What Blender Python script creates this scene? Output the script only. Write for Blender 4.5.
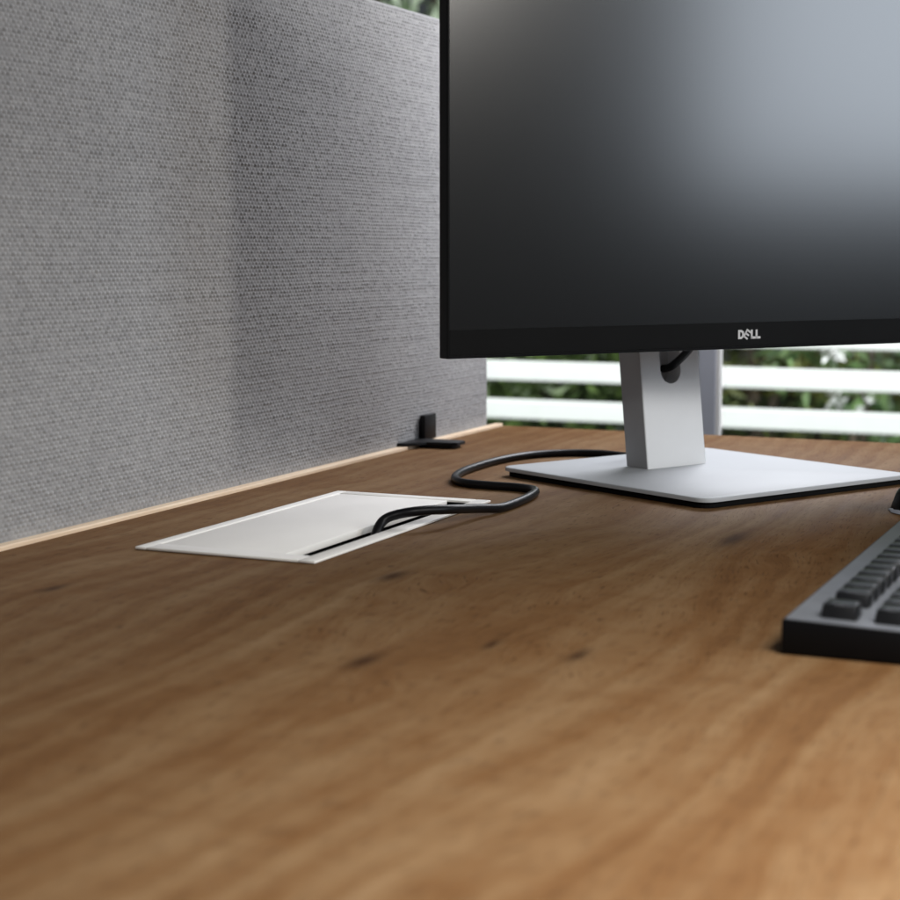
import bpy, bmesh, math, random
import numpy as np
from mathutils import Matrix, Vector

for o in list(bpy.data.objects):
    bpy.data.objects.remove(o)
sc = bpy.context.scene
C = sc.collection
R = math.radians
random.seed(7)

# ------------------------------------------------------------------ camera
cam_d = bpy.data.cameras.new('camera')
cam = bpy.data.objects.new('camera', cam_d)
C.objects.link(cam)
cam_d.sensor_width = 36
cam_d.lens = 70.0
cam_d.clip_start = 0.02
cam_d.clip_end = 200
cam.location = (0, 0, 0.2)
cam.rotation_euler = (R(90 - 6.6813), 0, R(23.8043))
cam_d.dof.use_dof = True
cam_d.dof.focus_distance = 1.34
cam_d.dof.aperture_fstop = 9.5
sc.camera = cam

# ------------------------------------------------------------------ world
w = bpy.data.worlds.new('World')
sc.world = w
w.use_nodes = True
bg = w.node_tree.nodes['Background']
bg.inputs[0].default_value = (0.86, 0.93, 1.0, 1)
bg.inputs[1].default_value = 0.055

# ------------------------------------------------------------------ lamps
def area(name, loc, target, sx, sy, power, col, spread=180):
    d = bpy.data.lights.new(name, 'AREA')
    d.shape = 'RECTANGLE'
    d.size, d.size_y = sx, sy
    d.energy = power
    d.color = col
    d.spread = R(spread)
    o = bpy.data.objects.new(name, d)
    C.objects.link(o)
    o.location = loc
    v = Vector(target) - Vector(loc)
    o.rotation_euler = v.to_track_quat('-Z', 'Y').to_euler()
    return o

# warm lamp light from the room side, left of the side window
area('room_lamp_light', (2.6, 0.50, 1.42), (-1.0, 0.50, 1.42), 0.36, 1.0, 37, (1.0, 0.955, 0.89))
# side window behind the person who sits here (mirrored in the screen)
area('side_window_light', (2.6, 1.87, 0.90), (-1.0, 1.87, 0.90), 1.08, 1.12, 24, (0.80, 0.89, 1.0))
# unseen fill added to brighten the near half of the desk, shining straight down
area('near_desk_fill', (0.16, 0.50, 0.54), (0.16, 0.50, 0), 0.28, 0.28, 9.0, (1.0, 0.985, 0.96), 150)
# daylight coming in through the window behind the monitor
area('window_daylight', (-0.46, 2.14, 0.62), (-0.74, 1.74, 0.18), 0.52, 0.50, 14.5, (0.95, 0.945, 1.0))
# open daylight outside, over the terrace between window and railing
area('daylight_outside', (-1.4, 2.7, 2.3), (-1.4, 5.2, 0.35), 5.0, 1.6, 330, (0.96, 0.98, 1.0))

sc.view_settings.view_transform = 'Standard'
sc.view_settings.look = 'None'
sc.view_settings.exposure = 0
sc.view_settings.gamma = 1
sc.render.engine = 'CYCLES'
sc.cycles.use_denoising = True
sc.cycles.max_bounces = 8

# ------------------------------------------------------------------ material helpers
class NT:
    def __init__(s, name):
        s.m = bpy.data.materials.new(name)
        s.m.use_nodes = True
        s.t = s.m.node_tree
        s.b = s.t.nodes['Principled BSDF']
    def n(s, typ, **kw):
        x = s.t.nodes.new(typ)
        for k, v in kw.items():
            setattr(x, k, v)
        return x
    def l(s, a, b):
        s.t.links.new(a, b)
    def put(s, sock, v):
        if hasattr(v, 'is_output') or hasattr(v, 'links'):
            s.l(v, sock)
        else:
            sock.default_value = v
    def math(s, op, a, b=0.0, c=0.0, clamp=False):
        x = s.n('ShaderNodeMath', operation=op)
        x.use_clamp = clamp
        s.put(x.inputs[0], a); s.put(x.inputs[1], b); s.put(x.inputs[2], c)
        return x.outputs[0]
    def noise(s, vec, scale, detail=4, rough=0.55):
        x = s.n('ShaderNodeTexNoise')
        s.l(vec, x.inputs['Vector'])
        x.inputs['Scale'].default_value = scale
        x.inputs['Detail'].default_value = detail
        x.inputs['Roughness'].default_value = rough
        return x.outputs[0]
    def ramp(s, fac, stops):
        x = s.n('ShaderNodeValToRGB')
        s.l(fac, x.inputs[0])
        els = x.color_ramp.elements
        while len(els) < len(stops):
            els.new(0.5)
        for el, (p, c) in zip(els, stops):
            el.position = p
            el.color = (*c, 1) if len(c) == 3 else c
        return x.outputs[0]
    def mix(s, fac, a, b, mode='MIX'):
        x = s.n('ShaderNodeMix', data_type='RGBA', blend_type=mode)
        s.put(x.inputs[0], fac); s.put(x.inputs[6], a); s.put(x.inputs[7], b)
        return x.outputs[2]
    def bump(s, h, strength=0.3, dist=0.001):
        x = s.n('ShaderNodeBump')
        x.inputs['Strength'].default_value = strength
        x.inputs['Distance'].default_value = dist
        s.l(h, x.inputs['Height'])
        s.l(x.outputs[0], s.b.inputs['Normal'])
    def coords(s):
        return s.n('ShaderNodeTexCoord').outputs['Object']
    def xyz(s, v):
        x = s.n('ShaderNodeSeparateXYZ'); s.l(v, x.inputs[0]); return x.outputs
    def vec(s, a, b, c):
        x = s.n('ShaderNodeCombineXYZ')
        for i, v in enumerate((a, b, c)):
            s.put(x.inputs[i], v)
        return x.outputs[0]

def plain(name, col, rough=0.5, metal=0.0, spec=0.5, grain=0.0, gscale=600, var=0.06, rvar=0.16):
    k = NT(name)
    co = k.coords()
    nz = k.noise(co, 14, 5)
    d = tuple(max(0, c * (1 - var * 2)) for c in col)
    u = tuple(min(1, c * (1 + var)) for c in col)
    k.l(k.ramp(nz, [(0.3, d), (0.7, u)]), k.b.inputs['Base Color'])
    rr = k.math('MULTIPLY_ADD', k.noise(co, 35, 6, 0.65), rvar, rough - rvar / 2)
    k.l(rr, k.b.inputs['Roughness'])
    k.b.inputs['Metallic'].default_value = metal
    k.b.inputs['Specular IOR Level'].default_value = spec
    if grain:
        k.bump(k.noise(co, gscale, 2), grain, 0.0004)
    return k.m

def wood_desk():
    k = NT('walnut_wood')
    co = k.coords()
    x, y, z = k.xyz(co)
    # slow wander of the grain, then knots that push it aside
    wv = k.vec(k.math('MULTIPLY', x, 3.0), k.math('MULTIPLY', y, 1.1), z)
    wander = k.math('SUBTRACT', k.noise(wv, 1.6, 3), 0.5)
    gx = k.math('MULTIPLY_ADD', wander, 0.14, x)
    knots = [(-0.455, 0.945, 0.010, 0.026), (-0.373, 0.742, 0.009, 0.024), (-0.282, 0.795, 0.006, 0.020),
             (-0.568, 0.640, 0.010, 0.020), (-0.330, 0.800, 0.005, 0.016), (-0.30, 1.16, 0.012, 0.05),
             (-0.62, 0.83, 0.006, 0.018), (-0.05, 0.60, 0.010, 0.03)]
    dark = None
    for kx, ky, a, b in knots:
        dx = k.math('SUBTRACT', x, kx)
        dy = k.math('SUBTRACT', y, ky)
        rx = k.math('DIVIDE', dx, a); ry = k.math('DIVIDE', dy, b)
        r2 = k.math('ADD', k.math('MULTIPLY', rx, rx), k.math('MULTIPLY', ry, ry))
        g = k.math('EXPONENT', k.math('MULTIPLY', r2, -2.2))
        halo = k.math('EXPONENT', k.math('MULTIPLY', r2, -0.14))
        gx = k.math('MULTIPLY_ADD', k.math('MULTIPLY', halo, dx), 0.9, gx)
        dark = g if dark is None else k.math('MAXIMUM', dark, g)
    # growth bands
    v1 = k.vec(k.math('MULTIPLY', gx, 16.0), k.math('MULTIPLY', y, 1.5), z)
    band = k.noise(v1, 1.0, 8, 0.68)
    v2 = k.vec(k.math('MULTIPLY', gx, 75.0), k.math('MULTIPLY', y, 5.0), z)
    streak = k.noise(v2, 1.0, 4, 0.6)
    v3 = k.vec(k.math('MULTIPLY', gx, 620.0), k.math('MULTIPLY', y, 26.0), z)
    fibre = k.noise(v3, 1.0, 3, 0.6)
    ring = k.math('SINE', k.math('MULTIPLY', k.math('ADD', gx, k.math('MULTIPLY', band, 0.05)), 260.0))
    # cross figure (flame) as on quarter-cut boards
    v4 = k.vec(k.math('MULTIPLY', x, 22.0), k.math('MULTIPLY', y, 30.0), z)
    flame = k.noise(v4, 1.0, 6, 0.65)
    t = k.math('MULTIPLY_ADD', band, 0.60, k.math('MULTIPLY', streak, 0.13))
    t = k.math('ADD', t, k.math('MULTIPLY', flame, 0.20))
    t = k.math('ADD', t, k.math('MULTIPLY', fibre, 0.15))
    t = k.math('MULTIPLY_ADD', ring, 0.028, t)
    col = k.ramp(t, [(0.32, (0.080, 0.036, 0.014)), (0.485, (0.142, 0.071, 0.028)),
                     (0.60, (0.188, 0.111, 0.053)), (0.76, (0.250, 0.164, 0.091))])
    v5 = k.vec(k.math('MULTIPLY', gx, 900.0), k.math('MULTIPLY', y, 60.0), z)
    pore = k.noise(v5, 1.0, 1, 0.5)
    pm = k.ramp(pore, [(0.30, (1, 1, 1)), (0.40, (0, 0, 0))])
    col = k.mix(k.math('MULTIPLY', pm, 0.55), col, (0.05, 0.022, 0.009, 1))
    v6 = k.vec(k.math('MULTIPLY', x, 95.0), k.math('MULTIPLY', y, 60.0), z)
    fl = k.ramp(k.noise(v6, 1.0, 2, 0.5), [(0.70, (0, 0, 0)), (0.78, (1, 1, 1))])
    col = k.mix(k.math('MULTIPLY', fl, 0.45), col, (0.06, 0.026, 0.010, 1))
    col = k.mix(k.math('MULTIPLY', dark, 0.85), col, (0.035, 0.015, 0.007, 1))
    k.l(col, k.b.inputs['Base Color'])
    k.l(k.math('MULTIPLY_ADD', streak, 0.20, 0.56), k.b.inputs['Roughness'])
    k.b.inputs['Specular IOR Level'].default_value = 0.07
    h = k.math('ADD', k.math('MULTIPLY', fibre, 0.5), k.math('MULTIPLY', streak, 0.8))
    h = k.math('SUBTRACT', h, k.math('MULTIPLY', pm, 0.6))
    k.bump(h, 0.40, 0.0008)
    return k.m

def fabric():
    k = NT('grey_woven_fabric')
    x, y, z = k.xyz(k.coords())
    row = k.math('FLOOR', k.math('DIVIDE', k.math('ADD', z, 0.0120), 0.0031))
    off = k.math('MULTIPLY', k.math('MODULO', row, 2.0), 0.5)
    col = k.math('FLOOR', k.math('ADD', k.math('DIVIDE', k.math('SUBTRACT', y, -0.30), 0.0052), off))
    wn = k.n('ShaderNodeTexWhiteNoise', noise_dimensions='2D')
    k.l(k.vec(col, row, 0.0), wn.inputs['Vector'])
    yarn = k.noise(k.vec(0.0, k.math('MULTIPLY', y, 6.0), k.math('MULTIPLY', z, 330.0)), 1.0, 2)
    big = k.noise(k.vec(0.0, y, z), 9.0, 4)
    fuzz = k.noise(k.coords(), 1500, 2)
    t = k.math('MULTIPLY_ADD', wn.outputs[0], 0.22, k.math('MULTIPLY', yarn, 0.36))
    t = k.math('ADD', t, k.math('MULTIPLY', big, 0.26))
    t = k.math('ADD', t, k.math('MULTIPLY', fuzz, 0.16))
    k.l(k.ramp(t, [(0.28, (0.235, 0.235, 0.237)), (0.72, (0.335, 0.333, 0.330))]), k.b.inputs['Base Color'])
    k.b.inputs['Roughness'].default_value = 0.95
    k.b.inputs['Specular IOR Level'].default_value = 0.15
    k.b.inputs['Sheen Weight'].default_value = 0.15
    k.bump(fuzz, 0.35, 0.0004)
    return k.m

def pale_wood():
    k = NT('pale_beech_edge')
    x, y, z = k.xyz(k.coords())
    t = k.noise(k.vec(k.math('MULTIPLY', x, 260.0), k.math('MULTIPLY', y, 14.0), k.math('MULTIPLY', z, 260.0)), 1.0, 4)
    k.l(k.ramp(t, [(0.3, (0.68, 0.51, 0.35)), (0.7, (0.82, 0.66, 0.48))]), k.b.inputs['Base Color'])
    k.b.inputs['Roughness'].default_value = 0.5
    return k.m

def foliage(name, a, b):
    k = NT(name)
    g = k.n('ShaderNodeNewGeometry')
    k.l(k.ramp(g.outputs['Random Per Island'], [(0.0, a), (0.75, b), (1.0, tuple(min(1, c * 1.5) for c in b))]), k.b.inputs['Base Color'])
    k.b.inputs['Roughness'].default_value = 0.45
    return k.m

def glass():
    k = NT('window_glass')
    t = k.t
    tr = k.n('ShaderNodeBsdfTransparent'); gl = k.n('ShaderNodeBsdfGlossy')
    gl.inputs['Roughness'].default_value = 0.02
    tr.inputs['Color'].default_value = (0.96, 0.98, 0.97, 1)
    fr = k.n('ShaderNodeFresnel'); fr.inputs['IOR'].default_value = 1.45
    mx = k.n('ShaderNodeMixShader')
    k.l(fr.outputs[0], mx.inputs[0]); k.l(tr.outputs[0], mx.inputs[1]); k.l(gl.outputs[0], mx.inputs[2])
    k.l(mx.outputs[0], t.nodes['Material Output'].inputs['Surface'])
    return k.m

M = dict(
    desk=wood_desk(), fabric=fabric(), beech=pale_wood(), glass=glass(),
    black=plain('black_plastic', (0.005, 0.005, 0.0055), 0.36, spec=0.10),
    key=plain('dark_keycap_plastic', (0.006, 0.0063, 0.0072), 0.28, spec=0.7, rvar=0.05),
    kbd=plain('keyboard_satin_plate', (0.27, 0.285, 0.315), 0.33, metal=0.5, grain=0.06, gscale=900),
    bezel=plain('matt_black_bezel', (0.006, 0.006, 0.006), 0.42, spec=0.09),
    screen=plain('anti_glare_screen', (0.004, 0.004, 0.004), 0.20, spec=0.95, var=0.0, rvar=0.006),
    silver=plain('silver_painted_metal', (0.78, 0.79, 0.80), 0.62, metal=0.05, spec=0.12, var=0.015, rvar=0.05),
    base=plain('satin_aluminium', (0.43, 0.45, 0.47), 0.55, metal=0.05, spec=0.15, var=0.012, rvar=0.05),
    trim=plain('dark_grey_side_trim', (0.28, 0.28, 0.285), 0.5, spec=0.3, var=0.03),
    lining=plain('hole_lining_grey', (0.55, 0.56, 0.58), 0.6, var=0.03),
    lit_side=plain('painted_daylight_white', (0.80, 0.80, 0.79), 0.5, var=0.02),  # white standing in for daylight on the mullion's side face
    logo=plain('logo_silver', (0.72, 0.72, 0.73), 0.35),
    white=plain('white_powder_coat', (0.90, 0.88, 0.84), 0.45, grain=0.04, gscale=900, var=0.015),
    tray=plain('dark_tray_metal', (0.006, 0.006, 0.006), 0.6),
    cable=plain('black_cable_sheath', (0.006, 0.006, 0.007), 0.36, spec=0.16, grain=0.05),
    bracket=plain('black_powder_coat', (0.010, 0.010, 0.011), 0.45, spec=0.2),
    frame=plain('grey_window_frame', (0.42, 0.44, 0.50), 0.45, var=0.03),
    rail=plain('white_railing_paint', (0.80, 0.80, 0.79), 0.4, var=0.02),
    rubber=plain('rubber', (0.005, 0.005, 0.005), 0.7, spec=0.08),
    ground=plain('terrace_lawn', (0.07, 0.10, 0.035), 0.9, var=0.3),
    leaf1=foliage('dark_leaf', (0.028, 0.052, 0.012), (0.095, 0.145, 0.036)),
    leaf2=foliage('olive_leaf', (0.045, 0.058, 0.014), (0.145, 0.17, 0.044)),
    leaf3=foliage('light_leaf', (0.03, 0.075, 0.02), (0.12, 0.19, 0.07)),
    leaf4=foliage('pale_leaf', (0.25, 0.34, 0.19), (0.55, 0.62, 0.48)),
    petal=foliage('white_petal', (0.70, 0.70, 0.68), (0.8, 0.8, 0.78)),
    bark=plain('bark', (0.10, 0.075, 0.05), 0.9, grain=0.5, gscale=90, var=0.25),
)

# ------------------------------------------------------------------ object helpers
def obj(name, bm, mat, parent=None, smooth=None):
    me = bpy.data.meshes.new(name)
    if isinstance(bm, bmesh.types.BMesh):
        bmesh.ops.recalc_face_normals(bm, faces=bm.faces)
        bm.to_mesh(me); bm.free()
    else:
        me.from_pydata(*bm)
    me.materials.append(M[mat])
    o = bpy.data.objects.new(name, me)
    C.objects.link(o)
    if parent:
        o.parent = parent
    if smooth is not None:
        me.polygons.foreach_set('use_smooth', [True] * len(me.polygons))
        if smooth < 180:
            me.set_sharp_from_angle(angle=R(smooth))
    return o

def tag(o, label=None, cat=None, group=None, kind=None):
    for k_, v in (('label', label), ('category', cat), ('group', group), ('kind', kind)):
        if v:
            o[k_] = v
    return o

def empty(name, loc, rz=0.0):
    o = bpy.data.objects.new(name, None)
    o.empty_display_size = 0.05
    C.objects.link(o)
    o.location = loc
    o.rotation_euler = (0, 0, rz)
    return o

def bx(x0, x1, y0, y1, z0, z1, bev=0.0, seg=2, bm=None):
    b = bmesh.new()
    m = Matrix.Translation(((x0 + x1) / 2, (y0 + y1) / 2, (z0 + z1) / 2)) @ Matrix.Diagonal((x1 - x0, y1 - y0, z1 - z0, 1))
    bmesh.ops.create_cube(b, size=1, matrix=m)
    if bev:
        bmesh.ops.bevel(b, geom=b.edges[:], offset=bev, segments=seg, affect='EDGES', profile=0.5)
    if bm is None:
        return b
    me = bpy.data.meshes.new('t'); b.to_mesh(me); b.free(); bm.from_mesh(me); bpy.data.meshes.remove(me)
    return bm

def prism(pts, z0, z1, bev=0.0, seg=2, inset_bottom=0.0):
    """polygon in XY extruded along Z"""
    b = bmesh.new()
    f = b.faces.new([b.verts.new((x, y, z0)) for x, y in pts])
    r = bmesh.ops.extrude_face_region(b, geom=[f])
    vs = [v for v in r['geom'] if isinstance(v, bmesh.types.BMVert)]
    bmesh.ops.translate(b, vec=(0, 0, z1 - z0), verts=vs)
    if bev:
        es = [e_ for e_ in b.edges if abs(e_.verts[0].co.z - z1) < 1e-6 and abs(e_.verts[1].co.z - z1) < 1e-6]
        bmesh.ops.bevel(b, geom=es, offset=bev, segments=seg, affect='EDGES', profile=0.5)
    return b

def rrect(x0, x1, y0, y1, r, n=6):
    out = []
    for cx, cy, a0 in ((x1 - r, y1 - r, 0), (x0 + r, y1 - r, 90), (x0 + r, y0 + r, 180), (x1 - r, y0 + r, 270)):
        for i in range(n + 1):
            a = R(a0 + 90 * i / n)
            out.append((cx + r * math.cos(a), cy + r * math.sin(a)))
    return out

def spline(pts, per=10):
    P = [Vector(p) for p in pts]
    out = []
    for i in range(len(P) - 1):
        p0 = P[max(i - 1, 0)]; p1 = P[i]; p2 = P[i + 1]; p3 = P[min(i + 2, len(P) - 1)]
        for j in range(per):
            t = j / per
            out.append(0.5 * ((2 * p1) + (p2 - p0) * t + (2 * p0 - 5 * p1 + 4 * p2 - p3) * t * t + (3 * p1 - p0 - 3 * p2 + p3) * t ** 3))
    out.append(P[-1])
    return out

def tube(pts, rad, n=12, flat=1.0):
    V, F = [], []
    up = Vector((0, 0, 1))
    for i, p in enumerate(pts):
        d = (pts[min(i + 1, len(pts) - 1)] - pts[max(i - 1, 0)]).normalized()
        s = d.cross(up)
        if s.length < 1e-3:
            s = Vector((1, 0, 0))
        s.normalize(); u = s.cross(d)
        r = rad(i / (len(pts) - 1)) if callable(rad) else rad
        for j in range(n):
            a = 2 * math.pi * j / n
            V.append(tuple(p + s * (r * math.cos(a)) + u * (r * flat * math.sin(a))))
    for i in range(len(pts) - 1):
        for j in range(n):
            a = i * n + j; b_ = i * n + (j + 1) % n
            F.append((a, b_, b_ + n, a + n))
    F.append(tuple(range(n))[::-1]); F.append(tuple(range((len(pts) - 1) * n, len(pts) * n)))
    return V, [], F

# ------------------------------------------------------------------ desk with cut-out for the cable outlet
DX0, DX1, DY0, DY1 = -0.728, 0.16, -0.15, 1.800
HX0, HX1, HY0, HY1 = -0.648, -0.5195, 0.963, 1.247
desk = empty('desk', (0, 0, 0))
tag(desk, 'brown wooden desk top with dark knots carrying monitor and keyboard', 'desk')
xs = [DX0, HX0, HX1, DX1]; ys = [DY0, HY0, HY1, DY1]
b = bmesh.new()
vt = {}
for zi, z in enumerate((0.0, -0.028)):
    for i, x in enumerate(xs):
        for j, y in enumerate(ys):
            vt[i, j, zi] = b.verts.new((x, y, z))
for i in range(3):
    for j in range(3):
        if i == 1 and j == 1:
            continue
        for zi in (0, 1):
            b.faces.new([vt[i, j, zi], vt[i + 1, j, zi], vt[i + 1, j + 1, zi], vt[i, j + 1, zi]])
def side(a, c):
    b.faces.new([vt[a[0], a[1], 0], vt[c[0], c[1], 0], vt[c[0], c[1], 1], vt[a[0], a[1], 1]])
for i in range(3):
    side((i, 0), (i + 1, 0)); side((i, 3), (i + 1, 3)); side((0, i), (0, i + 1)); side((3, i), (3, i + 1))
side((1, 1), (2, 1)); side((1, 2), (2, 2)); side((1, 1), (1, 2)); side((2, 1), (2, 2))
obj('table_top', b, 'desk', desk)
obj('edge_strip', bx(-0.7372, -0.7281, DY0, 1.797, -0.028, 0.0031, 0.0010), 'beech', desk)

# ------------------------------------------------------------------ fabric screen panel: woven relief as real geometry
panel = empty('privacy_panel', (-0.752, 1.0, 0))
tag(panel, 'grey woven fabric privacy panel standing along the desk edge', 'panel')
PY0, PY1, PZ0, PZ1 = 0.10, 1.772, -0.06, 0.427
b = bx(-0.022, -0.001, PY0 - 1.0, PY1 - 1.0, PZ0, PZ1, 0.003)
obj('panel_core', b, 'fabric', panel)
cw, ch = 0.0052, 0.0031
gy0 = 0.70
ny = int((PY1 - gy0) / cw * 6); nz = int((PZ1 - (-0.012)) / ch * 4)
yy = gy0 + np.arange(ny + 1) * cw / 6
zz = -0.012 + np.arange(nz + 1) * ch / 4
Yg, Zg = np.meshgrid(yy, zz, indexing='ij')
rng = np.random.default_rng(3)
zi_ = np.arange(nz + 1); yi_ = np.arange(ny + 1)
rowi = np.broadcast_to(zi_ // 4, Yg.shape)
fz = np.broadcast_to((zi_ % 4) / 4.0, Yg.shape)
fyq = yi_[:, None] + 3 * (rowi % 2)
celli = fyq // 6
fy = (fyq % 6) / 6.0
rnd = rng.random((400, 401))
amp = 0.45 + 1.0 * rnd[rowi % 400, celli % 401]
rowamp = (0.80 + 0.4 * rng.random(400))[rowi % 400]
hgt = 0.00075 * amp * rowamp * (np.sin(np.pi * fz) ** 0.8) * (0.04 + 0.96 * np.sin(np.pi * fy) ** 0.9)
# slow waviness of the yarns, as in a hand-stretched cover
shift = 0.0006 * np.sin(Yg * 9.0 + 1.3) * np.sin(Zg * 9.0) + 0.0002 * np.sin(Yg * 61.0 + Zg * 33.0)
Zw = Zg + shift * np.clip(np.minimum(PZ1 - Zg, Zg + 0.012) / 0.03, 0, 1)
edge = np.minimum(1, np.minimum(PY1 - Yg, PZ1 - Zg) / 0.004)
hgt = hgt * np.clip(edge, 0, 1) + 0.016 - 0.004 * (1 - np.sqrt(np.clip(1 - (1 - np.clip(edge, 0, 1)) ** 2, 0, 1)))
co = np.stack([hgt - 0.0005, Yg - 1.0, Zw], -1).reshape(-1, 3).astype(np.float32)
idx = np.arange((ny + 1) * (nz + 1)).reshape(ny + 1, nz + 1)
fc = np.stack([idx[:-1, :-1], idx[1:, :-1], idx[1:, 1:], idx[:-1, 1:]], -1).reshape(-1).astype(np.int32)
me = bpy.data.meshes.new('woven_cover')
me.vertices.add(len(co)); me.vertices.foreach_set('co', co.ravel())
me.loops.add(len(fc)); me.loops.foreach_set('vertex_index', fc)
nf = len(fc) // 4
me.polygons.add(nf); me.polygons.foreach_set('loop_start', np.arange(0, nf * 4, 4, dtype=np.int32))
me.polygons.foreach_set('use_smooth', np.ones(nf, dtype=bool))
me.update(calc_edges=True)
me.materials.append(M['fabric'])
wc = bpy.data.objects.new('woven_cover', me); C.objects.link(wc); wc.parent = panel
obj('padding', bx(-0.001, 0.0140, PY0 - 1.0, PY1 - 1.0 - 0.002, -0.012, PZ1 - 0.002, 0.003), 'fabric', panel)

# ------------------------------------------------------------------ bracket
br = empty('panel_bracket', (-0.72, 1.60, 0))
tag(br, 'small black metal bracket holding the fabric panel to the desk', 'bracket')
obj('foot', prism([(-0.0165, -0.060), (-0.010, -0.056), (0.004, -0.034), (0.030, -0.033), (0.035, -0.029), (0.035, -0.010), (0.031, -0.006), (-0.0165, -0.006)], 0.0034, 0.0066, 0.0008), 'bracket', br, 35)
obj('foot_pad', prism(rrect(-0.0075, 0.031, -0.030, -0.008, 0.006), 0.0003, 0.0033), 'bracket', br, 35)
obj('upright', bx(-0.0152, -0.0090, -0.0095, 0.0185, 0.0045, 0.0300, 0.0012), 'bracket', br, 35)

# ------------------------------------------------------------------ cable outlet
ob = empty('cable_outlet', (-0.5837, 1.105, 0))
tag(ob, 'white rectangular cable outlet set flush in the desk top', 'cable outlet')
ox, oy = -0.5837, 1.105
X0, X1, Y0_, Y1_ = -0.651 - ox, -0.5165 - ox, 0.960 - oy, 1.250 - oy
T = 0.0022
SX0, SX1 = -0.5480 - ox, -0.5285 - ox      # slot
SY0, SY1 = 0.9765 - oy, 1.2380 - oy
def bar(name, a, b_, c, d):
    return obj(name, bx(a, b_, c, d, 0.0004, T, 0.0006), 'white', ob, 35)
bar('frame_side', X0, X0 + 0.0085, Y0_, Y1_)
bar('frame_side', SX1, X1, Y0_, Y1_)
bar('frame_end', X0 + 0.0085, SX1, Y0_, SY0 - 0.0)
bar('frame_end', X0 + 0.0085, SX1, SY1, Y1_)
lid = obj('lid', bx(X0 + 0.0095, SX0, SY0 + 0.0012, SY1 - 0.001, -0.0032, T - 0.0004, 0.0006), 'white', ob, 35)
b = bmesh.new()
bx(X0 + 0.004, X0 + 0.005, Y0_ + 0.004, Y1_ - 0.004, -0.06, 0.0002, bm=b)
bx(X1 - 0.005, X1 - 0.004, Y0_ + 0.004, Y1_ - 0.004, -0.06, 0.0002, bm=b)
bx(X0 + 0.005, X1 - 0.005, Y0_ + 0.004, Y0_ + 0.005, -0.06, 0.0002, bm=b)
bx(X0 + 0.005, X1 - 0.005, Y1_ - 0.005, Y1_ - 0.004, -0.06, 0.0002, bm=b)
bx(X0 + 0.005, X1 - 0.005, Y0_ + 0.005, Y1_ - 0.005, -0.06, -0.058, bm=b)
obj('tray', b, 'tray', ob)

# ------------------------------------------------------------------ monitor
TH = 1.061
mon = empty('monitor', (-0.4291, 1.4634, 0), TH)
tag(mon, 'black computer monitor switched off on a silver stand', 'monitor')
base = obj('base_plate', prism(rrect(-0.123, 0.123, -0.156, 0.094, 0.012), 0.0052, 0.0085, 0.0011, 3), 'base', mon, 40)
foot_pts = rrect(-0.1205, 0.1205, -0.1535, 0.0915, 0.012)
obj('rubber_foot', prism(foot_pts, 0.0006, 0.0051), 'rubber', base)
# neck: slab leaning back, with an oval cable hole
LEAN = 0.1225
zt = 0.30
hole = []
hw, hb, ht = 0.0122, 0.0925, 0.125
for i in range(17):
    a = R(180 + 180 * i / 16); hole.append((hw * math.cos(a), hb + hw * math.sin(a)))
for i in range(17):
    a = R(0 + 180 * i / 16); hole.append((hw * math.cos(a), ht + hw * math.sin(a)))
outer = [(-0.035, 0.0083), (0.035, 0.0083), (0.0345, zt), (-0.0345, zt)]
b = bmesh.new()
vo = [b.verts.new((x, 0, z)) for x, z in outer]
vh = [b.verts.new((x, 0, z)) for x, z in hole]
es = [b.edges.new((vo[i], vo[(i + 1) % 4])) for i in range(4)]
es += [b.edges.new((vh[i], vh[(i + 1) % len(vh)])) for i in range(len(vh))]
bmesh.ops.triangle_fill(b, edges=es, use_beauty=True, use_dissolve=False)
r = bmesh.ops.extrude_face_region(b, geom=b.faces[:])
vs = [v for v in r['geom'] if isinstance(v, bmesh.types.BMVert)]
bmesh.ops.translate(b, vec=(0, 0.0255, 0), verts=vs)
for v in b.verts:
    v.co.y += LEAN * (v.co.z - 0.0083)
bv = [e_ for e_ in b.edges if len(e_.link_faces) == 2 and abs(abs(e_.verts[0].co.x) - 0.0348) < 0.0006 and abs(abs(e_.verts[1].co.x) - 0.0348) < 0.0006
      and abs(e_.verts[0].co.x - e_.verts[1].co.x) < 0.002 and abs(e_.verts[0].co.z - e_.verts[1].co.z) > 0.1 and e_.calc_face_angle(0) > 0.5]
bmesh.ops.bevel(b, geom=bv, offset=0.0010, segments=2, affect='EDGES', profile=0.5)
neck = obj('neck', b, 'silver', mon)
hb_ = bx(-0.016, 0.016, 0.0150, 0.0168, 0.07, 0.15)
for v in hb_.verts:
    v.co.y += LEAN * (v.co.z - 0.0083)
obj('hole_lining', hb_, 'lining', neck)
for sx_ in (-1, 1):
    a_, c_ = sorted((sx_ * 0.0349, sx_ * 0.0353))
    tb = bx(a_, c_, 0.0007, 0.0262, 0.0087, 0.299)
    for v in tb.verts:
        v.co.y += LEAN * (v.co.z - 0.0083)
    obj('side_trim', tb, 'trim', neck)
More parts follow.
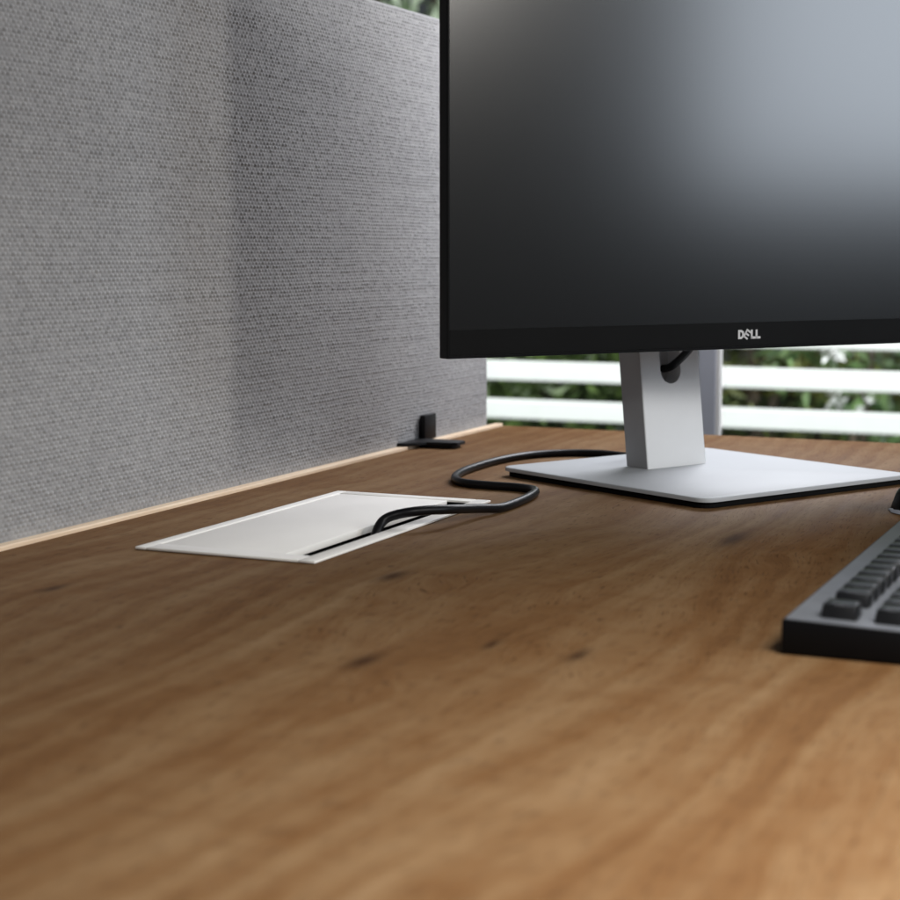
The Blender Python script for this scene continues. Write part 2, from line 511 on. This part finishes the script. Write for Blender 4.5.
# head: local frame turned 8.3 degrees about the neck
HA = R(52.5) - TH
Cw = Vector((-0.3537, 1.4055, 0.116))
Hm = Matrix.Rotation(-TH, 4, 'Z') @ Matrix.Translation(Cw - Vector((-0.4291, 1.4634, 0))) @ Matrix.Rotation(R(52.5), 4, 'Z')
Hm = Matrix.Rotation(-TH, 4, 'Z') @ Matrix.Translation(Vector((Cw.x + 0.4291, Cw.y - 1.4634, Cw.z))) @ Matrix.Rotation(R(52.5), 4, 'Z')
def head(name, bm, mat, parent=mon, smooth=None):
    if name == 'letter':
        bmesh.ops.transform(bm, matrix=Matrix.Translation((0.0012, 0, 0.0117)) @ Matrix.Diagonal((0.88, 1, 0.90, 1)) @ Matrix.Translation((-0.0012, 0, -0.0117)), verts=bm.verts)
    bmesh.ops.transform(bm, matrix=Hm, verts=bm.verts)
    return obj(name, bm, mat, parent, smooth)
W2, HH, BZ = 0.28, 0.362, 0.0215
b = bmesh.new()
bx(-W2, -W2 + 0.0022, 0.0, 0.0125, 0.0, HH, 0.0007, bm=b)
bx(W2 - 0.0022, W2, 0.0, 0.0125, 0.0, HH, 0.0007, bm=b)
bx(-W2 + 0.0022, W2 - 0.0022, 0.0, 0.0125, HH - 0.0022, HH, 0.0004, bm=b)
bx(-W2 + 0.0022, W2 - 0.0022, 0.0008, 0.0125, 0.0, 0.0022, 0.0004, bm=b)
bx(-W2 + 0.0022, W2 - 0.0022, 0.0100, 0.0125, 0.0022, HH - 0.0022, bm=b)
head('housing', b, 'black')
scr = head('screen', bx(-W2 + 0.0023, W2 - 0.0023, 0.0011, 0.0090, BZ, HH - 0.0023), 'screen')
bez = head('lower_bezel', bx(-W2 + 0.0023, W2 - 0.0023, 0.0006, 0.0090, 0.0023, BZ - 0.00005, 0.0001), 'bezel')
# logo: four raised letters, the second one tilted
LH = 0.0078
def stroke(b_, p, q_, wd):
    p, q_ = Vector(p), Vector(q_)
    d = (q_ - p).normalized(); s = Vector((-d.y, d.x)) * wd / 2
    vs_ = [b_.verts.new((v.x, 0.0002, v.y)) for v in (p - s, q_ - s, q_ + s, p + s)]
    f = b_.faces.new(vs_)
    r_ = bmesh.ops.extrude_face_region(b_, geom=[f])
    bmesh.ops.translate(b_, vec=(0, 0.0006, 0), verts=[v for v in r_['geom'] if isinstance(v, bmesh.types.BMVert)])
def letter(strokes, cx, cz, rot=0.0, wd=0.0021):
    b_ = bmesh.new()
    for k_, (p, q_) in enumerate(strokes):
        stroke(b_, p, q_, wd)
    bmesh.ops.transform(b_, matrix=Matrix.Translation((cx, 0, cz)) @ Matrix.Rotation(rot, 4, 'Y'), verts=b_.verts)
    return head('letter', b_, 'logo', bez)
cz = 0.0117
h = LH / 2
dp = [(-0.0026, -h), (0.0004, -h), (0.0024, -0.0018), (0.0024, 0.0018), (0.0004, h), (-0.0026, h)]
b_ = bmesh.new()
op = [(-0.0034, -h - 0.0002), (0.0006, -h - 0.0002), (0.0030, -h + 0.0014), (0.0036, 0), (0.0030, h - 0.0014), (0.0006, h + 0.0002), (-0.0034, h + 0.0002)]
ip = [(-0.0012, -h + 0.0019), (0.0003, -h + 0.0019), (0.0012, -h + 0.0026), (0.0014, 0), (0.0012, h - 0.0026), (0.0003, h - 0.0019), (-0.0012, h - 0.0019)]
vo = [b_.verts.new((x, 0.0002, z)) for x, z in op]; vi = [b_.verts.new((x, 0.0002, z)) for x, z in ip]
for i in range(7):
    j = (i + 1) % 7
    b_.faces.new([vo[i], vo[j], vi[j], vi[i]])
r_ = bmesh.ops.extrude_face_region(b_, geom=b_.faces[:])
bmesh.ops.translate(b_, vec=(0, 0.0006, 0), verts=[v for v in r_['geom'] if isinstance(v, bmesh.types.BMVert)])
bmesh.ops.transform(b_, matrix=Matrix.Translation((-0.0088, 0, cz)), verts=b_.verts)
head('letter', b_, 'logo', bez)
letter([((-0.0022, -h), (-0.0022, h)), ((-0.0028, h - 0.0005), (0.0027, h - 0.0005)), ((-0.0028, 0), (0.0023, 0)), ((-0.0028, -h + 0.0005), (0.0027, -h + 0.0005))],
       -0.0016, cz, R(33), 0.0016)
letter([((-0.0020, -h - 0.0002), (-0.0020, h + 0.0002)), ((-0.0030, -h + 0.0008), (0.0026, -h + 0.0008))], 0.0056, cz, 0, 0.0021)
letter([((-0.0020, -h - 0.0002), (-0.0020, h + 0.0002)), ((-0.0030, -h + 0.0008), (0.0026, -h + 0.0008))], 0.0112, cz, 0, 0.0021)
# rear cover, tapered
b = bmesh.new()
ring0 = [(-W2 + 0.012, 0.0127, 0.012), (W2 - 0.012, 0.0127, 0.012), (W2 - 0.012, 0.0127, HH - 0.012), (-W2 + 0.012, 0.0127, HH - 0.012)]
ring1 = [(-0.17, 0.042, 0.07), (0.17, 0.042, 0.07), (0.17, 0.042, HH - 0.05), (-0.17, 0.042, HH - 0.05)]
a0 = [b.verts.new(v) for v in ring0]; a1 = [b.verts.new(v) for v in ring1]
for i in range(4):
    j = (i + 1) % 4
    b.faces.new([a0[i], a0[j], a1[j], a1[i]])
b.faces.new(a1); b.faces.new(a0[::-1])
head('rear_cover', b, 'black')
head('mount', bx(-0.055, 0.055, 0.0425, 0.125, 0.10, 0.20, 0.004), 'silver')

# ------------------------------------------------------------------ monitor cable
pts = [(-0.537, 1.060, -0.052), (-0.5362, 1.078, -0.020), (-0.5357, 1.0855, -0.002), (-0.5345, 1.0945, 0.0070), (-0.5266, 1.1010, 0.0112),
       (-0.5120, 1.1110, 0.0135), (-0.5000, 1.1345, 0.0120), (-0.4955, 1.1790, 0.0068), (-0.4903, 1.2045, 0.0040),
       (-0.4898, 1.2353, 0.0036), (-0.4930, 1.2751, 0.0036), (-0.5010, 1.3050, 0.0036), (-0.5187, 1.3165, 0.0036),
       (-0.5456, 1.3184, 0.0036), (-0.5720, 1.3250, 0.0036), (-0.5894, 1.3466, 0.0036), (-0.5999, 1.3813, 0.0036),
       (-0.6041, 1.4246, 0.0036), (-0.6030, 1.4809, 0.0036), (-0.5917, 1.5281, 0.0036), (-0.5671, 1.5564, 0.0036),
       (-0.5353, 1.5661, 0.0036), (-0.5007, 1.5580, 0.0040), (-0.480, 1.540, 0.014), (-0.474, 1.520, 0.045), (-0.474, 1.502, 0.080),
       (-0.462, 1.490, 0.0905), (-0.4455, 1.4780, 0.0925), (-0.4345, 1.4690, 0.0975), (-0.418, 1.458, 0.112), (-0.405, 1.450, 0.132), (-0.399, 1.452, 0.160)]
cb = obj('monitor_cable', tube(spline(pts, 8), 0.0035, 12), 'cable', None, 180)
tag(cb, 'black monitor cable winding from the white outlet to the silver stand', 'cable')

# ------------------------------------------------------------------ keyboard
KX, KY = -0.1915, 0.8365
kb = empty('keyboard', (KX, KY, 0))
tag(kb, 'black computer keyboard with low keys at the right edge', 'keyboard')
KW, KL = 0.146, 0.440
def wedge(x):   # plate top height over depth
    return 0.0178 - 0.004 * x / KW
b = bx(0, KW, 0, KL, 0.0006, 0.0178, 0.0012)
for v in b.verts:
    if v.co.z > 0.01:
        v.co.z -= 0.004 * v.co.x / KW
body = obj('case', b, 'black', kb, 35)
b = bx(0.0016, KW - 0.0016, 0.0016, KL - 0.0016, 0.0172, 0.0184, 0.0004)
for v in b.verts:
    v.co.z -= 0.004 * v.co.x / KW
obj('top_plate', b, 'kbd', kb, 35)
for fx in (0.012, KW - 0.012):
    for fy_ in (0.02, KL - 0.02):
        obj('rubber_pad', prism(rrect(fx - 0.006, fx + 0.006, fy_ - 0.01, fy_ + 0.01, 0.004), 0.0001, 0.0007), 'rubber', kb)
U = 0.0190
cache = {}
def keymesh(wy):
    """key cap: wy units long along the rows; sits at origin"""
    if wy in cache:
        return cache[wy]
    ly = U * wy - 0.0022; lx = 0.0178 if wy else 0
    b_ = bmesh.new()
    H_ = 0.0072
    lo = [(-lx / 2, -ly / 2), (lx / 2, -ly / 2), (lx / 2, ly / 2), (-lx / 2, ly / 2)]
    i_ = 0.0009
    hi = [(-lx / 2 + i_, -ly / 2 + i_), (lx / 2 - i_, -ly / 2 + i_), (lx / 2 - i_, ly / 2 - i_), (-lx / 2 + i_, ly / 2 - i_)]
    a_ = [b_.verts.new((x, y, 0)) for x, y in lo]; c_ = [b_.verts.new((x, y, H_)) for x, y in hi]
    for i in range(4):
        j = (i + 1) % 4
        b_.faces.new([a_[i], a_[j], c_[j], c_[i]])
    b_.faces.new(c_)
    es_ = [e_ for e_ in b_.edges if e_.verts[0].co.z + e_.verts[1].co.z > 0.001]
    bmesh.ops.bevel(b_, geom=es_, offset=0.0008, segments=2, affect='EDGES', profile=0.5)
    bmesh.ops.recalc_face_normals(b_, faces=b_.faces)
    me_ = bpy.data.meshes.new('key'); b_.to_mesh(me_); b_.free()
    me_.materials.append(M['key'])
    me_.polygons.foreach_set('use_smooth', [True] * len(me_.polygons)); me_.set_sharp_from_angle(angle=R(35))
    cache[wy] = me_
    return me_
def key(rx, y, wy):
    o = bpy.data.objects.new('key', keymesh(wy)); C.objects.link(o); o.parent = kb
    o.location = (rx, y, wedge(rx) + 0.0005)
    o.rotation_euler = (0, math.atan(0.004 / KW), 0)
ys0 = 0.0095
def row(rx, items):
    y = 0.0
    for it in items:
        if it < 0:
            y += -it * U
        else:
            key(rx, ys0 + y + it * U / 2, it); y += it * U
nav = [-0.35, 1, 1, 1]
row(0.0255, [1, -0.72] + [1] * 12 + [-0.13] + nav + [-0.35, 1, 1, 1])
row(0.0255 + 0.0262, [1] * 13 + [2] + nav + [-0.35, 1, 1, 1])
row(0.0255 + 0.0262 + U, [1.5] + [1] * 12 + [1.5] + nav + [-0.35, 1, 1, 1])
row(0.0255 + 0.0262 + 2 * U, [1.75] + [1] * 11 + [2.25] + [-0.35, -3, -0.35, 1, 1, 1])
row(0.0255 + 0.0262 + 3 * U, [2.25] + [1] * 10 + [2.75] + [-0.35, -1, 1, -1, -0.35, 1, 1, 1])
row(0.0255 + 0.0262 + 4 * U, [1.25, 1.25, 1.25, 6.25, 1.25, 1.25, 1.25, 1.25] + nav + [-0.35, 2, 1])

# ------------------------------------------------------------------ mouse beyond the keyboard
ms = empty('mouse', (-0.165, 1.338, 0))
tag(ms, 'black computer mouse just peeking in behind the keyboard', 'mouse')
def mouse_shell(x0, x1, wmul, zb, zt_, name, mat, parent):
    nu, nv = 22, 12
    V, F = [], []
    for i in range(nu + 1):
        t = i / nu
        x = x0 + (x1 - x0) * t
        wd = wmul * 0.031 * (1 - abs(2 * t - 1) ** 3.2) ** 0.5 * (0.92 + 0.08 * math.sin(3 * t))
        hh = zt_ * (0.40 + 0.60 * math.sin(math.pi * min(1, (0.12 + 0.80 * t))) ** 0.9) * (1 - abs(2 * t - 1) ** 5) ** 0.5
        for j in range(nv + 1):
            a = math.pi * j / nv
            V.append((x, -math.cos(a) * wd, zb + (hh - zb) * max(0, math.sin(a)) ** 0.7 if hh > zb else zb))
    for i in range(nu):
        for j in range(nv):
            k_ = i * (nv + 1) + j
            F.append((k_, k_ + 1, k_ + nv + 2, k_ + nv + 1))
    return obj(name, (V, [], F), mat, parent, 180)
mouse_shell(-0.060, 0.055, 1.0, 0.0008, 0.036, 'shell', 'black', ms)
mouse_shell(-0.0615, 0.0565, 1.06, 0.0006, 0.0085, 'side_trim', 'frame', ms)
obj('scroll_wheel', tube([Vector((-0.035, -0.004, 0.0275)), Vector((-0.035, 0.004, 0.0275))], 0.006, 16), 'rubber', ms, 40)

# ------------------------------------------------------------------ window behind the desk
win = empty('window', (-0.6, 2.2, -0.55))
tag(win, 'window with a slim grey frame post behind the monitor', 'window')
def wpart(name, x0, x1, z0, z1, y0=-0.0, y1=0.022):
    return obj(name, bx(x0 + 0.6, x1 + 0.6, y0, y1, z0 + 0.55, z1 + 0.55, 0.0015), 'frame', win)
wpart('mullion', -0.620, -0.5955, -0.55, 1.90)
obj('daylit_side_strip', bx(-0.5953 + 0.6, -0.5905 + 0.6, 0.0005, 0.0125, 0.001, 2.449), 'lit_side', win)  # added white strip, paints the daylight on the mullion's right side
wpart('jamb', -2.44, -2.38, -0.55, 1.90)
wpart('jamb', 1.10, 1.16, -0.55, 1.90)
wpart('head_rail', -2.44, 1.16, 1.90, 1.96)
wpart('bottom_rail', -2.44, 1.16, -0.61, -0.55)
for a, c in ((-2.38, -0.620), (-0.5900, 1.10)):
    obj('pane', bx(a + 0.602, c + 0.598, 0.013, 0.017, 0.002, 2.448), 'glass', win)

# ------------------------------------------------------------------ terrace railing
GZ = -0.75
obj_g = obj('ground', bx(-14, 12, 2.4, 22, GZ - 0.1, GZ), 'ground'); tag(obj_g, kind='structure')
rl = empty('terrace_railing', (-1.2, 4.5, GZ))
tag(rl, 'white terrace railing of horizontal bars outside the window', 'railing')
for k_ in range(6):
    zc = -0.148 - 0.1068 * 2 + (k_ - 1) * 0.1068
    zc = -0.1470 + (k_ - 4) * 0.1068
    obj('bar', bx(-2.6, 2.4, 0, 0.035, zc - 0.0265 - GZ, zc + 0.0265 - GZ, 0.004), 'rail', rl)
for px in (-2.55, 2.35):
    obj('post', bx(px - 0.03, px + 0.03, 0.036, 0.090, 0, 0.80, 0.003), 'rail', rl)

# ------------------------------------------------------------------ shrubs beyond the railing
def leaf_cloud(n, cx, rx, ry, z0, z1, size, seed, narrow=0.42, top=0.6):
    g = np.random.default_rng(seed)
    lobes = g.uniform(-1, 1, (26, 3)); lob_r = g.uniform(0.28, 0.5, 26)
    li = g.integers(0, 26, n)
    d = g.normal(size=(n, 3)); d /= np.linalg.norm(d, axis=1)[:, None]
    p = lobes[li] * 0.72 + d * (lob_r[li] * g.uniform(0.55, 1.0, n) ** 0.5)[:, None]
    zn = (p[:, 2] + 1.1) / 2.2
    sh = 1 - top * np.clip(zn, 0, 1) ** 2
    P = np.stack([p[:, 0] * rx * sh, p[:, 1] * ry * sh, z0 + np.clip(zn, 0, 1.1) * (z1 - z0)], 1)
    u = d + g.normal(scale=0.7, size=(n, 3)); u /= np.linalg.norm(u, axis=1)[:, None]
    v = np.cross(u, g.normal(size=(n, 3))); v /= np.linalg.norm(v, axis=1)[:, None]
    nn = np.cross(u, v)
    L_ = size * g.uniform(0.6, 1.3, n)[:, None]
    V = np.concatenate([P[:, None], (P + u * L_ * 0.5 + v * L_ * narrow * 0.5 + nn * L_ * 0.08)[:, None],
                        (P + u * L_ - nn * L_ * 0.15)[:, None], (P + u * L_ * 0.5 - v * L_ * narrow * 0.5 + nn * L_ * 0.08)[:, None]], 1).reshape(-1, 3)
    F = [(4 * i, 4 * i + 1, 4 * i + 2, 4 * i + 3) for i in range(n)]
    return V.tolist(), [], F
def shrub(name, label, x, y, rx, ry, h, n, size, mat, seed, petals=0, group='shrubs beyond the railing', cat='shrub', top=0.5):
    s = empty(name, (x, y, GZ))
    tag(s, label, cat, group)
    obj('crown', leaf_cloud(n, 0, rx, ry, 0.06, h, size, seed, top=top), mat, s)
    g = random.Random(seed)
    for i in range(4):
        a = g.uniform(0, 6.28); q_ = g.uniform(0.2, 0.6)
        P = spline([(g.uniform(-.06, .06), g.uniform(-.06, .06), -0.02), (rx * .25 * q_ * math.cos(a), ry * .25 * q_ * math.sin(a), h * .35),
                    (rx * q_ * math.cos(a), ry * q_ * math.sin(a), h * .8)], 5)
        obj('stem', tube(P, lambda t: 0.022 * (1 - 0.75 * t), 7), 'bark', s, 180)
    if petals:
        g2 = np.random.default_rng(seed + 5)
        for (fx, fy2, fz2) in petals:
            V, _, F = leaf_cloud(16, 0, 0.022, 0.022, -0.02, 0.04, 0.03, int(g2.integers(1, 9999)), 0.8, 0)
            V = [(a + fx, b3 + fy2, c + fz2) for a, b3, c in V]
            obj('blossom', (V, [], F), 'petal', s)
    return s
shrub('leafy_shrub', 'dark green leafy shrub behind the bars left of the silver stand', -2.25, 6.1, 0.75, 0.55, 1.55, 5200, 0.075, 'leaf1', 11)
shrub('leafy_shrub', 'brownish olive shrub behind the bars right of the grey window post', -1.45, 6.0, 0.55, 0.5, 1.35, 3800, 0.07, 'leaf2', 12)
shrub('flowering_shrub', 'light green shrub with white blossoms behind the bars at far right', -0.98, 5.2, 0.32, 0.24, 0.90, 520, 0.07, 'leaf3', 13,
      petals=[(0.02, -0.45, 0.655), (0.04, -0.46, 0.535), (0.11, -0.45, 0.530)])
shrub('leafy_shrub', 'deep green shrub at far right, behind the white blossoms', -0.75, 6.6, 0.9, 0.5, 1.6, 5200, 0.08, 'leaf1', 14)
shrub('leafy_tree', 'pale green tree top showing above the fabric panel', -3.3, 7.0, 0.9, 0.6, 2.9, 3600, 0.12, 'leaf4', 15, cat='tree', top=0.2)
shrub('leafy_shrub', 'broad dark green shrub farthest back, behind the grey window post', -1.6, 7.4, 1.6, 0.5, 1.7, 6000, 0.09, 'leaf1', 17, top=0.2)
